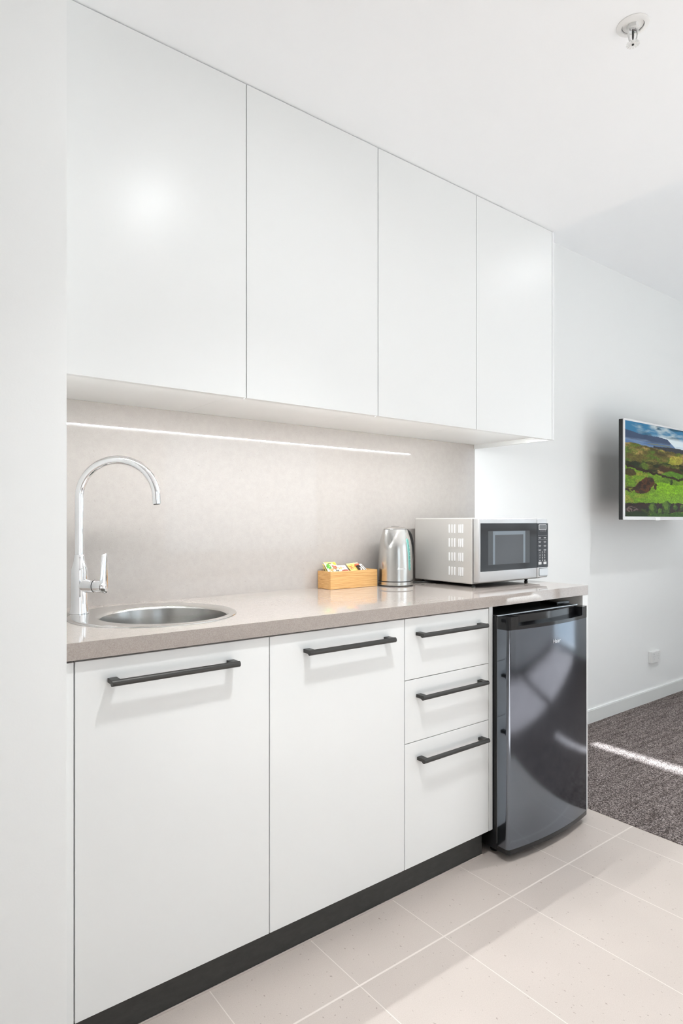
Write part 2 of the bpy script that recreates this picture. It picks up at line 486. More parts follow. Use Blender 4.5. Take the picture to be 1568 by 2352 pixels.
# worktop with a round cut-out
SX, SY, SR = 0.641, 1.6697, 0.2217      # sink rim
BXc, BYc, BR = 0.662, 1.649, 0.1685     # bowl
def slab_with_hole(x0, x1, y0, y1, z0, z1, cx, cy, r, n=64):
    bm = bmesh.new()
    def outer(a):
        dx, dy = math.cos(a), math.sin(a); t = 1e9
        if dx > 1e-9: t = min(t, (x1 - cx) / dx)
        if dx < -1e-9: t = min(t, (x0 - cx) / dx)
        if dy > 1e-9: t = min(t, (y1 - cy) / dy)
        if dy < -1e-9: t = min(t, (y0 - cy) / dy)
        return (cx + dx * t, cy + dy * t)
    angs = sorted([2 * PI * i / n for i in range(n)] + [math.atan2(y - cy, x - cx) % (2 * PI) for x in (x0, x1) for y in (y0, y1)])
    O = [outer(a) for a in angs]; I = [(cx + r * math.cos(a), cy + r * math.sin(a)) for a in angs]
    V = {}
    for key, P, z in (('ot', O, z1), ('ob', O, z0), ('it', I, z1), ('ib', I, z0)):
        V[key] = [bm.verts.new((x, y, z)) for x, y in P]
    m = len(angs)
    for i in range(m):
        j = (i + 1) % m
        bm.faces.new((V['it'][i], V['ot'][i], V['ot'][j], V['it'][j])); bm.faces.new((V['ib'][i], V['ib'][j], V['ob'][j], V['ob'][i]))
        bm.faces.new((V['ot'][i], V['ob'][i], V['ob'][j], V['ot'][j])); bm.faces.new((V['it'][i], V['it'][j], V['ib'][j], V['ib'][i]))
    return bm
tag(obj('worktop', slab_with_hole(0.3420, 2.3075, 1.3777, WALL - 0.0005, ZU + 0.0003, ZT, BXc, BYc, 0.1745), 'stone'),
    'long beige-grey stone worktop over the base cabinets and fridge', 'worktop')
tag(obj('splashback', bx(0.3420, 2.3065, WY, WALL - 0.0005, ZT, 1.5135), 'splash'),
    'pale beige stone splashback between worktop and wall cabinets', 'splashback')

# ------------------------------------------------------------------ sink
s = thing('sink', (SX, SY, ZT), 'round stainless steel sink set into the worktop by the left wall', 'sink')
bm = bmesh.new(); n = 96
def circ(cx, cy, r, z): return [bm.verts.new((cx + r * math.cos(2 * PI * i / n), cy + r * math.sin(2 * PI * i / n), z)) for i in range(n)]
rings = [circ(SX, SY, SR, ZT + 0.0003), circ(SX, SY, SR - 0.0008, ZT + 0.0022), circ(SX, SY, SR - 0.005, ZT + 0.0042), circ(SX, SY, SR - 0.011, ZT + 0.0046),
         circ(BXc - 0.004, BYc + 0.004, BR + 0.020, ZT + 0.0040), circ(BXc, BYc, BR + 0.012, ZT + 0.0036), circ(BXc, BYc, BR + 0.005, ZT + 0.003), circ(BXc, BYc, BR + 0.0005, ZT - 0.0005), circ(BXc, BYc, BR - 0.0015, ZT - 0.005)]
for A, B in zip(rings, rings[1:]):
    for i in range(n):
        j = (i + 1) % n; bm.faces.new((A[i], A[j], B[j], B[i]))
obj('rim', bm, 'rim', s, smooth=True)
bm = bmesh.new()
lathe(bm, [(BR - 0.0015, ZT - 0.005), (BR - 0.006, ZT - 0.03), (BR - 0.012, ZT - 0.10), (BR - 0.022, ZT - 0.138), (BR - 0.045, ZT - 0.158), (0.045, ZT - 0.165), (0.0, ZT - 0.166)], (BXc, BYc), n, close=False)
obj('bowl', bm, 'sinksteel', s, smooth=True)
bm = bmesh.new()
lathe(bm, [(0.040, ZT - 0.1645), (0.040, ZT - 0.1625), (0.032, ZT - 0.1625), (0.028, ZT - 0.1635), (0.0, ZT - 0.1635)], (BXc, BYc), 32)
obj('drain', bm, 'chrome', s, smooth=True)
# stamped lettering on the left inner wall of the bowl
me = text_mesh('CLARK', 0.012, 0.0003, 'CENTER')
ang0 = math.radians(152)
for v in me.vertices:
    a = ang0 - v.co.x / BR; r = BR - 0.0075 - v.co.z
    v.co = Vector((BXc + r * math.cos(a), BYc + r * math.sin(a), ZT - 0.021 + v.co.y))
link('lettering', me, 'darkprint', s)

# ------------------------------------------------------------------ tap
TX, TY = 0.4755, 1.7850
hx, hy = 0.8208, -0.5712        # towards the bowl
t = thing('mixer_tap', (TX, TY, ZT + 0.0046), 'chrome gooseneck mixer tap standing on the sink rim', 'tap')
bm = bmesh.new()
z0 = ZT + 0.0047
lathe(bm, [(0.0255, z0), (0.0255, z0 + 0.003), (0.0238, z0 + 0.012), (0.0226, z0 + 0.030), (0.0220, z0 + 0.060), (0.0222, 1.000), (0.0218, 1.021), (0.0185, 1.033), (0.0152, 1.044), (0.0136, 1.054), (0.0131, 1.060), (0.0128, 1.0605)], (TX, TY), 48)
body = obj('body', bm, 'chrome', t, smooth=True)
bm = bmesh.new()
R = 0.1035; zc = 1.2160
pts = [(0, 1.0606), (0, 1.10), (0, 1.15), (0, 1.19)]
for i in range(0, 37):
    a = PI - PI * i / 36 ; pts.append((R + R * math.cos(a), zc + R * math.sin(a)))
pts += [(2 * R + 0.0006, zc - 0.008), (2 * R + 0.0012, zc - 0.017)]
P3 = [(TX + hx * q, TY + hy * q, z) for q, z in pts]
tube(bm, P3, 0.0119, 24)
spout = obj('spout', bm, 'chrome', t, smooth=True)
bm = bmesh.new()
tube(bm, [(TX + hx * (2 * R + 0.0012), TY + hy * (2 * R + 0.0012), zc - 0.0171), (TX + hx * (2 * R + 0.0013), TY + hy * (2 * R + 0.0013), zc - 0.0186)], 0.0085, 20)
obj('aerator', bm, 'blackmatt', spout, smooth=True)
# side hub and lever
ax = Vector((0.60, -0.80, 0)).normalized(); hz = 0.9765
c0 = Vector((TX, TY, hz))
bm = bmesh.new()
tube(bm, [c0 + ax * 0.012, c0 + ax * 0.050], 0.0182, 32); obj('hub', bm, 'chrome', t, smooth=True)
bm = bmesh.new()
tube(bm, [c0 + ax * 0.0512, c0 + ax * 0.0530, c0 + ax * 0.074, c0 + ax * 0.076], [0.0170, 0.0182, 0.0182, 0.0175], 32)
hub = obj('cartridge_cap', bm, 'chrome', t, smooth=True)
side = Vector((-ax.y, ax.x, 0))
bm = bmesh.new()
outl = []
for zz, w in ((-0.0185, 0.004), (-0.0165, 0.0095), (-0.012, 0.0145), (-0.004, 0.0180), (0.006, 0.0186), (0.020, 0.0178), (0.045, 0.0155), (0.070, 0.0135), (0.079, 0.0122), (0.0840, 0.0098), (0.0872, 0.0062), (0.0885, 0.0022)):
    outl.append((zz, w))
fr_, bk_ = [], []
for zz, w in outl:
    lean = 0.0765 - 0.04 * 0 + 0.0
    row = []
    for q in (-1, -0.7, -0.3, 0.3, 0.7, 1):
        bulge = 0.0055 * (1 - abs(q) ** 2.5)
        p = c0 + ax * (lean + 0.004 + bulge) + side * (w * q); p.z += zz; row.append(bm.verts.new(p))
    fr_.append(row)
    row = []
    for q in (-1, -0.7, -0.3, 0.3, 0.7, 1):
        p = c0 + ax * (lean + 0.0005) + side * (w * q * 0.92); p.z += zz; row.append(bm.verts.new(p))
    bk_.append(row)
for A, B, in list(zip(fr_, fr_[1:])) + list(zip(bk_, bk_[1:])):
    for i in range(5): bm.faces.new((A[i], A[i + 1], B[i + 1], B[i]))
for i in range(len(outl) - 1):
    bm.faces.new((fr_[i][0], fr_[i + 1][0], bk_[i + 1][0], bk_[i][0])); bm.faces.new((fr_[i][5], bk_[i][5], bk_[i + 1][5], fr_[i + 1][5]))
for i in range(5):
    bm.faces.new((fr_[0][i], bk_[0][i], bk_[0][i + 1], fr_[0][i + 1])); bm.faces.new((fr_[-1][i], fr_[-1][i + 1], bk_[-1][i + 1], bk_[-1][i]))
lv = obj('lever', bm, 'chrome', t, smooth=True)

# ------------------------------------------------------------------ wall cabinets
UX = [0.3440, 0.8518, 1.3343, 1.8184, 2.2988]
UL = ['white handleless wall cabinet above the sink, against the left wall', 'white handleless wall cabinet, second from the left wall',
      'white handleless wall cabinet above the bamboo box and kettle', 'white handleless wall cabinet at the right end, above the microwave']
for i in range(4):
    x0, x1 = UX[i], UX[i + 1]
    u = thing('wall_cabinet', ((x0 + x1) / 2, 1.75, 1.4935), UL[i], 'cabinet', 'white wall cabinets')
    bm = bmesh.new(); tt = 0.012
    xa, xb, ya, yb, za, zb = x0 + 0.0003, x1 - 0.0003, UY + 0.0195, WY - 0.001, 1.5135, 2.3648
    box(bm, xa, xa + tt, ya, yb, za, zb); box(bm, xb - tt, xb, ya, yb, za, zb)
    box(bm, xa + tt, xb - tt, ya, yb, za, za + 0.016); box(bm, xa + tt, xb - tt, ya, yb, zb - 0.016, zb); box(bm, xa + tt, xb - tt, yb - 0.006, yb, za + 0.016, zb - 0.016)
    obj('carcass', bm, 'melamine', u)
    gl_, gr_ = (0.0012, 0.0014)
    obj('door', bx(x0 + gl_, x1 - gr_, UY, UY + 0.018, 1.4935, 2.3640, bev=0.0008), 'cab', u)
    if i == 3: obj('end_panel', bx(2.2995, 2.3115, UY, WY - 0.001, 1.4935, 2.3648, bev=0.0006), 'cab', u)
ls = thing('light_strip', (1.3, 1.5615, 1.4975), 'lit strip light tucked behind the lower edge of the wall cabinet doors', 'light')
# aluminium channel with a diffuser facing down, tipped slightly towards the splashback
bm = bmesh.new(); yz = [(1.5563, 1.4990), (1.5575, 1.4990), (1.5577, 1.5018), (1.5673, 1.5032), (1.5675, 1.5010), (1.5687, 1.5010), (1.5687, 1.5133), (1.5563, 1.5133)]
a_ = [bm.verts.new((0.346, y, z)) for y, z in yz]; b_ = [bm.verts.new((2.270, y, z)) for y, z in yz]
bm.faces.new(a_[::-1]); bm.faces.new(b_)
for i in range(8): bm.faces.new((a_[i], a_[(i + 1) % 8], b_[(i + 1) % 8], b_[i]))
obj('channel', bm, 'cab', ls)
bm = bmesh.new(); yz = [(1.5592, 1.4995), (1.5658, 1.4995), (1.5658, 1.5028), (1.5592, 1.5017)]
a_ = [bm.verts.new((0.352, y, z)) for y, z in yz]; b_ = [bm.verts.new((2.262, y, z)) for y, z in yz]
bm.faces.new(a_[::-1]); bm.faces.new(b_)
for i in range(4): bm.faces.new((a_[i], a_[(i + 1) % 4], b_[(i + 1) % 4], b_[i]))
obj('diffuser', bm, 'led', ls)

# ------------------------------------------------------------------ fridge
fr = thing('bar_fridge', (1.975, 1.62, 0.0), 'dark stainless steel bar fridge with black top grip, under the worktop', 'fridge')
DX0, DX1 = 1.7255, 2.2140
def front_y(x):
    tt = (x - 1.958) / 0.235
    return 1.3005 + 0.0215 * tt * tt
def door_plan(inset=0.0):
    p = []
    xs = [DX0 + 0.013 + (DX1 - 0.010 - DX0 - 0.013) * i / 28 for i in range(29)]
    # left rounded corner
    yl = front_y(xs[0])
    p.append((DX0 + inset, 1.366))
    for i in range(0, 9):
        a = PI + (PI / 2) * i / 9 * 0.93
        p.append((DX0 + inset + 0.013 + (0.013) * math.cos(a), yl + 0.013 + (0.013 - inset) * math.sin(a)))
    for x in xs: p.append((x, front_y(x) + inset))
    for i in range(1, 6):
        a = -PI / 2 + (PI / 2) * i / 5
        p.append((DX1 - 0.010 + (0.010 - inset) * math.cos(a), front_y(DX1 - 0.010) + 0.010 + (0.010 - inset) * math.sin(a)))
    p.append((DX1 - inset, 1.366))
    return p
obj('body', bx(1.7335, 2.2110, 1.3765, 1.905, 0.022, 0.8290, bev=0.003), 'blackmatt', fr)
obj('gasket', bx(1.7360, 2.2050, 1.3660, 1.3765, 0.045, 0.822), 'gasket', fr)
plan = door_plan()
bm = prism(bmesh.new(), plan, 0.0445, 0.7840)
door = obj('door', bm, 'fridge', fr, smooth=True)
bm = prism(bmesh.new(), door_plan(-0.0004), 0.0290, 0.0443); obj('bottom_trim', bm, 'black', door, smooth=True)
# black grip on top of the door: solid ends, low lip, recessed back wall
plan2 = door_plan(-0.0006)
bm = bmesh.new()
RX0, RX1 = 1.7720, 2.1660
prism(bm, plan2, 0.7842, 0.7965)
def clip(p, xa, xb, yoff=None):
    out = [q for q in p if xa <= q[0] <= xb]
    return out
left = [q for q in plan2 if q[0] <= RX0]
left = left + [(RX0, front_y(RX0)), (RX0 + 0.004, 1.352), (RX0 + 0.004, 1.366)]
prism(bm, left, 0.7965, 0.8285)
right = [(RX1, 1.366), (RX1, 1.350), (RX1 + 0.002, front_y(RX1))] + [q for q in plan2 if q[0] > RX1 + 0.003]
prism(bm, right, 0.7965, 0.8285)
back = [(RX0 + 0.004, 1.366), (RX0 + 0.004, 1.352)] + [(RX0 + 0.02 + (RX1 - RX0 - 0.035) * i / 16, front_y(RX0 + 0.02 + (RX1 - RX0 - 0.035) * i / 16) + 0.028) for i in range(17)] + [(RX1, 1.350), (RX1, 1.366)]
prism(bm, back, 0.7965, 0.8285)
obj('door_grip', bm, 'black', door, smooth=True)
bm = bx(1.727, 2.213, 1.3665, 1.3700, 0.8285, 0.8300); obj('top_edge', bm, 'chrometext', door)
bm = bx(2.120, 2.205, 1.395, 1.470, 0.8292, 0.8420, bev=0.003); obj('hinge_cover', bm, 'black', fr)
for fx in (1.768, 2.18):
    for fy in (1.412, 1.86):
        bm = lathe(bmesh.new(), [(0.013, 0), (0.015, 0.003), (0.015, 0.018), (0.012, 0.022)], (fx, fy), 24); obj('foot', bm, 'black', fr, smooth=True)
me = text_mesh('Haier', 0.0205, 0.0006)
for v in me.vertices:
    x = 1.9750 + v.co.x; v.co = Vector((x, front_y(x) - 0.0004 - v.co.z, 0.7245 + v.co.y))
link('lettering', me, 'chrometext', door)

# ------------------------------------------------------------------ microwave
mw = thing('microwave', (2.09, 1.74, ZT), 'silver microwave oven at the right end of the worktop', 'microwave')
MX0, MX1, MZ0, MZ1 = 1.8690, 2.3120, 0.9125, 1.1665
obj('casing', bx(MX0, MX1 - 0.002, 1.5995, 1.9130, 0.9090, MZ1 - 0.001, bev=0.004), 'mwsteel', mw)
for col in (1.7169, 1.7023, 1.6878, 1.6655, 1.6560, 1.6466):
    for zt in (1.1400, 1.0845, 1.0290, 0.9720):
        bm = tube(bmesh.new(), [(MX0 + 0.0002, col, zt - 0.035), (MX0 - 0.0004, col, zt - 0.033), (MX0 - 0.0004, col, zt - 0.002), (MX0 + 0.0002, col, zt)], [0.0008, 0.0026, 0.0026, 0.0008], 10)
        obj('vent_louvre', bm, 'whiteprint', mw, smooth=True)
# door (left 4/5 of the front)
YD = 1.5650; XS = 2.2360
dr = obj('door', bx(MX0 + 0.0005, XS - 0.0006, YD, 1.5965, MZ0 + 0.003, MZ1 - 0.002, bev=0.006, seg=3), 'mwfront', mw, smooth=True)
gp = obj('glass_panel', plate(bmesh.new(), rrect(1.8768, XS - 0.0014, 0.9588, 1.1445, 0.0012), YD - 0.0010, YD + 0.0010), 'mwglass', dr)
wi = obj('viewing_window', plate(bmesh.new(), rrect(1.9205, 2.1838, 0.9826, 1.1142, 0.003), YD - 0.0014, YD - 0.0002), 'mwwindow', dr)
bm = bmesh.new()
box(bm, 1.9485, 1.9612, YD - 0.0018, YD - 0.0009, 0.9838, 1.1135); box(bm, 2.1400, 2.1535, YD - 0.0018, YD - 0.0009, 0.9838, 1.1135); box(bm, 1.9612, 2.1400, YD - 0.0018, YD - 0.0009, 1.0990, 1.1135)
obj('cavity_edge', bm, 'mwliner', wi)
obj('cavity_mesh', bx(1.9612, 2.1400, YD - 0.0016, YD - 0.0008, 0.9838, 1.0990), 'mwinner', wi)
# control side
cp = obj('control_panel', bx(XS + 0.0006, MX1, YD, 1.5965, MZ0 + 0.003, MZ1 - 0.002, bev=0.006, seg=3), 'mwfront', mw, smooth=True)
obj('keypad', plate(bmesh.new(), rrect(XS + 0.0012, MX1 - 0.0005, 0.9598, 1.1438, 0.0015), YD - 0.0008, YD + 0.0010), 'panel', cp)
yk = YD - 0.0010
dp = obj('display', bx(2.2485, 2.2965, yk - 0.0006, yk, 1.1185, 1.1365), 'display', cp)
obj('display_border', ring_plate(bmesh.new(), rrect(2.2468, 2.2982, 1.1166, 1.1384, 0.003), rrect(2.2486, 2.2964, 1.1184, 1.1366, 0.002), yk - 0.0009, yk), 'whiteprint', dp)
for i in range(5):
    obj('indicator', bx(2.2585 + i * 0.0080, 2.2620 + i * 0.0080, yk - 0.0003, yk, 1.1108, 1.1124), 'greyprint', cp)
for z in (1.0925, 1.0755):
    obj('rule', bx(2.2420, 2.3040, yk - 0.0003, yk, z, z + 0.0008), 'greyprint', cp)
for zc_ in (1.0835, 1.0660, 1.0490, 1.0315):
    for xc in (2.2535, 2.2890):
        bm = bmesh.new()
        box(bm, xc - 0.0085, xc + 0.0085, yk - 0.0003, yk, zc_ + 0.0004, zc_ + 0.0026); box(bm, xc - 0.0070, xc + 0.0070, yk - 0.0003, yk, zc_ - 0.0028, zc_ - 0.0008)
        obj('key_legend', bm, 'greyprint', cp)
for r_, row in enumerate(('123', '456', '789')):
    for c_, ch in enumerate(row):
        text('number_key', ch, 0.0105, 2.2540 + 0.0170 * c_, yk, 1.0215 - 0.0112 * r_, 'whiteprint', cp)
text('number_key', '0', 0.0105, 2.2710, yk, 0.9880, 'whiteprint', cp)
for xc in (2.2540, 2.2880):
    obj('key_legend', bx(xc - 0.005, xc + 0.005, yk - 0.0003, yk, 0.9855, 0.9905), 'greyprint', cp)
for xc in (2.2540, 2.2890):
    obj('button', plate(bmesh.new(), rrect(xc - 0.0100, xc + 0.0100, 0.9715, 0.9825, 0.002), yk - 0.0010, yk), 'whiteprint', cp)
ob = obj('open_button', plate(bmesh.new(), rrect(2.2500, 2.3090, 0.9250, 0.9545, 0.002), YD - 0.0022, YD), 'mwfront', cp)
obj('button_gap', ring_plate(bmesh.new(), rrect(2.2486, 2.3104, 0.9236, 0.9559, 0.003), rrect(2.2499, 2.3091, 0.9249, 0.9546, 0.002), YD - 0.0004, YD + 0.0002), 'darkprint', ob)
for fx, fy in ((1.8950, 1.6150), (2.2170, 1.6060), (1.8950, 1.8900), (2.2170, 1.8900)):
    bm = lathe(bmesh.new(), [(0.0075, ZT + 0.0002), (0.0075, ZT + 0.005), (0.0055, ZT + 0.008), (0.008, 0.9090)], (fx, fy), 20)
    obj('foot', bm, 'blackmatt', mw, smooth=True)

# ------------------------------------------------------------------ kettle
KX, KY = 1.7050, 1.8560
vh = Vector((0.677, 0.736, 0)); rh = Vector((0.736, -0.677, 0))
def kdir(deg):      # direction seen from the camera: 0 = facing it, positive = right
    a = math.radians(deg); return (-vh * math.cos(a) + rh * math.sin(a)).normalized()
ke = thing('kettle', (KX, KY, ZT), 'brushed steel electric kettle with teal water gauge, beside the microwave', 'kettle')
bm = lathe(bmesh.new(), [(0.0690, ZT + 0.0002), (0.0700, ZT + 0.0035)], (KX, KY), 64); obj('base_pad', bm, 'blackmatt', ke, smooth=True)
bm = lathe(bmesh.new(), [(0.0705, ZT + 0.0037), (0.0716, ZT + 0.005), (0.0716, ZT + 0.0165), (0.0700, ZT + 0.0178)], (KX, KY), 64); obj('power_base', bm, 'kettle', ke, smooth=True)
bm = lathe(bmesh.new(), [(0.0690, ZT + 0.0180), (0.0690, ZT + 0.0205)], (KX, KY), 64); obj('base_seam', bm, 'blackmatt', ke)
sd = kdir(-37); sa = math.atan2(sd.y, sd.x)
def krad(r, z, a):
    w = (z - 1.0400) / (1.1207 - 1.0400)
    if w <= 0: return r
    dd = abs((a - sa + PI) % (2 * PI) - PI); wid = math.radians(46) * w ** 0.75
    return r + 0.0185 * w * max(0.0, 1 - dd / wid) if dd < wid else r
prof = [(0.0708, ZT + 0.0206)]
kk = [(0.0704, 0.930), (0.0700, 0.950), (0.0696, 0.975), (0.0690, 1.000), (0.0680, 1.025), (0.0668, 1.043)]
prof += kk
for i in range(1, 17):
    q = i / 16; z = 1.043 + (1.1200 - 1.043) * q
    prof.append((0.0668 - 0.0198 * (0.35 * q + 0.65 * q ** 1.9), z))
bm = lathe(bmesh.new(), prof, (KX, KY), 144, krad)
kb = obj('body', bm, 'kettle', ke, smooth=True); kb.data.set_sharp_from_angle(angle=math.radians(11))
def lidr(r, z, a):
    dd = abs((a - sa + PI) % (2 * PI) - PI); wid = math.radians(40)
    return r + (0.010 * (r / 0.047) ** 4) * max(0, 1 - dd / wid)
bm = lathe(bmesh.new(), [(0.0462, 1.1200), (0.0462, 1.1212)], (KX, KY), 96, lidr); obj('lid_seal', bm, 'blackmatt', ke)
bm = lathe(bmesh.new(), [(0.0470, 1.1212), (0.0466, 1.1228), (0.042, 1.1262), (0.033, 1.1296), (0.022, 1.1314), (0.0, 1.1322)], (KX, KY), 96, lidr); lid = obj('lid', bm, 'kettle', ke, smooth=True)
bm = lathe(bmesh.new(), [(0.017, 1.1316), (0.017, 1.1325), (0.0, 1.1327)], (KX, KY), 32); obj('lid_button', bm, 'handle', lid, smooth=True)
hd = kdir(180 - 38)
pts = []
for q in [(0.044, 1.112), (0.066, 1.112), (0.088, 1.101), (0.102, 1.075), (0.107, 1.045), (0.104, 1.010), (0.096, 0.980), (0.084, 0.962), (0.066, 0.957)]:
    p = Vector((KX, KY, q[1])) + hd * q[0]; pts.append(p)
# smooth the path
sm = []
for i in range(len(pts) - 1):
    p0, p1, p2, p3 = pts[max(i - 1, 0)], pts[i], pts[i + 1], pts[min(i + 2, len(pts) - 1)]
    for s_ in range(5):
        u_ = s_ / 5
        sm.append(0.5 * ((2 * p1) + (-p0 + p2) * u_ + (2 * p0 - 5 * p1 + 4 * p2 - p3) * u_ ** 2 + (-p0 + 3 * p1 - 3 * p2 + p3) * u_ ** 3))
sm.append(pts[-1])
obj('handle', tube(bmesh.new(), sm, 0.0115, 16), 'black', ke, smooth=True)
# water gauge, slanting slightly down the right side
def kprof(z):
    for (r0, z0_), (r1, z1_) in zip(prof, prof[1:]):
        if z0_ <= z <= z1_: return r0 + (r1 - r0) * (z - z0_) / max(1e-9, z1_ - z0_)
    return prof[-1][0]
def gauge(w, off, z0g, z1g):
    bm = bmesh.new(); n_ = 30; rows = []
    for i in range(n_ + 1):
        z = z0g + (z1g - z0g) * i / n_
        e = min(1.0, math.sqrt(max(0, 1 - max(0, 1 - (min(z - z0g, z1g - z)) / (w)) ** 2)) + 0.02)
        ctr = math.radians(50 + (1.085 - z) / 0.127 * 4)
        row = []
        for q in (-1, -0.5, 0, 0.5, 1):
            r = kprof(z) + off * (1.0 if abs(q) < 1 else 0.1)
            dd = kdir(math.degrees(ctr) + math.degrees(q * w * e / r)); row.append(bm.verts.new((KX + dd.x * r, KY + dd.y * r, z)))
        rows.append(row)
    for A, B in zip(rows, rows[1:]):
        for i in range(4): bm.faces.new((A[i], A[i + 1], B[i + 1], B[i]))
    return bm
wg = obj('water_gauge', gauge(0.0078, 0.0012, 0.9575, 1.0855), 'tealrim', ke, smooth=True)
obj('gauge_window', gauge(0.0050, 0.0017, 0.9610, 1.0820), 'teal', wg, smooth=True)
for i in range(7):
    z = 0.972 + 0.0150 * i; ctr = 50 + (1.085 - z) / 0.127 * 4; bm = bmesh.new(); r = kprof(z) + 0.0021
    a, b_ = kdir(ctr + 0.3), kdir(ctr + 2.7)
    vs = [bm.verts.new((KX + d_.x * r, KY + d_.y * r, zz)) for d_, zz in ((a, z), (b_, z), (b_, z + 0.0011), (a, z + 0.0011))]
    bm.faces.new(vs); obj('level_mark', bm, 'whiteprint', wg)
me = text_mesh('Breville', 0.0125, 0.0003, shear=0.25)
for v in me.vertices:
    r = kprof(0.966) + 0.0004 + v.co.z; dd = kdir(22 + math.degrees(v.co.x / r)); v.co = Vector((KX + dd.x * r, KY + dd.y * r, 0.9665 + v.co.y))
link('lettering', me, 'whiteprint', kb)
st = Vector((KX, KY, ZT + 0.006)) + kdir(128) * 0.0705
cord = [st, Vector((1.795, 1.885, ZT + 0.0045)), Vector((1.83, 1.875, ZT + 0.0032)), Vector((1.87, 1.855, ZT + 0.0032)), Vector((1.93, 1.83, ZT + 0.0032)), Vector((2.00, 1.85, ZT + 0.0032)), Vector((2.08, 1.90, ZT + 0.0032))]
obj('power_cord', tube(bmesh.new(), cord, 0.0030, 10), 'rubber', ke, smooth=True)

# ------------------------------------------------------------------ bamboo box and sachets
bb = thing('bamboo_box', (1.5078, 1.9125, ZT), 'open bamboo box holding drink sachets, left of the kettle', 'box')
BX0, BX1, BY0, BY1, BZ_ = 1.3925, 1.6235, 1.8720, 1.9540, 0.9630
tb = 0.008
obj('front_wall', bx(BX0 + 0.0002, BX1, BY0, BY0 + tb, ZT + 0.0005, BZ_, bev=0.0008), 'bamboo', bb)
obj('back_wall', bx(BX0 + 0.0002, BX1, BY1 - tb, BY1, ZT + 0.0005, BZ_, bev=0.0008), 'bamboo', bb)
for xa in (BX0, BX1 - tb):
    obj('end_wall', bx(xa, xa + tb, BY0 + tb, BY1 - tb, ZT + 0.0005, BZ_, bev=0.0008), 'bamboo', bb)
obj('bottom', bx(BX0 + tb, BX1 - tb, BY0 + tb, BY1 - tb, ZT + 0.0005, ZT + 0.0065), 'bamboo', bb)

def lin(rgb): return np.array(srgb(*rgb)[:3])
def blob(u, v, cu, cv, ru, rv, ang=0.0):
    ca, sa_ = math.cos(ang), math.sin(ang); du, dv = u - cu, v - cv
    return ((du * ca + dv * sa_) / ru) ** 2 + ((-du * sa_ + dv * ca) / rv) ** 2 < 1
def put(img, mask, rgb, a=1.0):
    img[mask] = img[mask] * (1 - a) + lin(rgb) * a
def sachet(name, label, paint, w, h, thick, base, tiltx, roll, yaw, group='drink sachets in the bamboo box'):
    nu, nv = 34, 46
    bm = bmesh.new(); lay = bm.loops.layers.float_color.new('Col')
    U = np.linspace(0, 1, nu + 1); V = np.linspace(0, 1, nv + 1)
    uu, vv = np.meshgrid(U, V); img = np.zeros(uu.shape + (3,)); paint(img, uu, vv)
    def puff(u, v):
        s_ = min(1.0, min(u, 1 - u) / 0.08) * min(1.0, min(v, 1 - v) / 0.10)
        return thick * 0.5 * (0.12 + 0.88 * (max(0, s_) ** 0.6) * (0.75 + 0.25 * math.sin(PI * u)))
    R_ = Matrix.Rotation(math.radians(yaw), 3, 'Z') @ Matrix.Rotation(math.radians(-tiltx), 3, 'X') @ Matrix.Rotation(math.radians(roll), 3, 'Y')
    def P(u, v, s_):
        return Vector(base) + R_ @ Vector(((u - 0.5) * w, s_ * puff(u, v), v * h))
    F = [[bm.verts.new(P(U[i], V[j], -1)) for i in range(nu + 1)] for j in range(nv + 1)]
    B = [[bm.verts.new(P(U[i], V[j], 1)) for i in range(nu + 1)] for j in range(nv + 1)]
    def quad(vs, cols):
        f = bm.faces.new(vs)
        for l, c in zip(f.loops, cols): l[lay] = (c[0], c[1], c[2], 1)
    for j in range(nv):
        for i in range(nu):
            cs = [img[j, i], img[j, i + 1], img[j + 1, i + 1], img[j + 1, i]]
            quad([F[j][i], F[j][i + 1], F[j + 1][i + 1], F[j + 1][i]], cs)
            quad([B[j][i], B[j + 1][i], B[j + 1][i + 1], B[j][i + 1]], [cs[0], cs[3], cs[2], cs[1]])
    edge = [(j, 0) for j in range(nv)] 
    for j in range(nv):
        quad([F[j][0], F[j + 1][0], B[j + 1][0], B[j][0]], [img[j, 0]] * 4); quad([F[j][nu], B[j][nu], B[j + 1][nu], F[j + 1][nu]], [img[j, nu]] * 4)
    for i in range(nu):
        quad([F[0][i], B[0][i], B[0][i + 1], F[0][i + 1]], [img[0, i]] * 4); quad([F[nv][i], F[nv][i + 1], B[nv][i + 1], B[nv][i]], [img[nv, i]] * 4)
    me = bpy.data.meshes.new(name); bm.to_mesh(me); bm.free()
    me.polygons.foreach_set('use_smooth', [True] * len(me.polygons))
    o = link(name, me, 'print')
    tag(o, label, 'sachet', group); return o

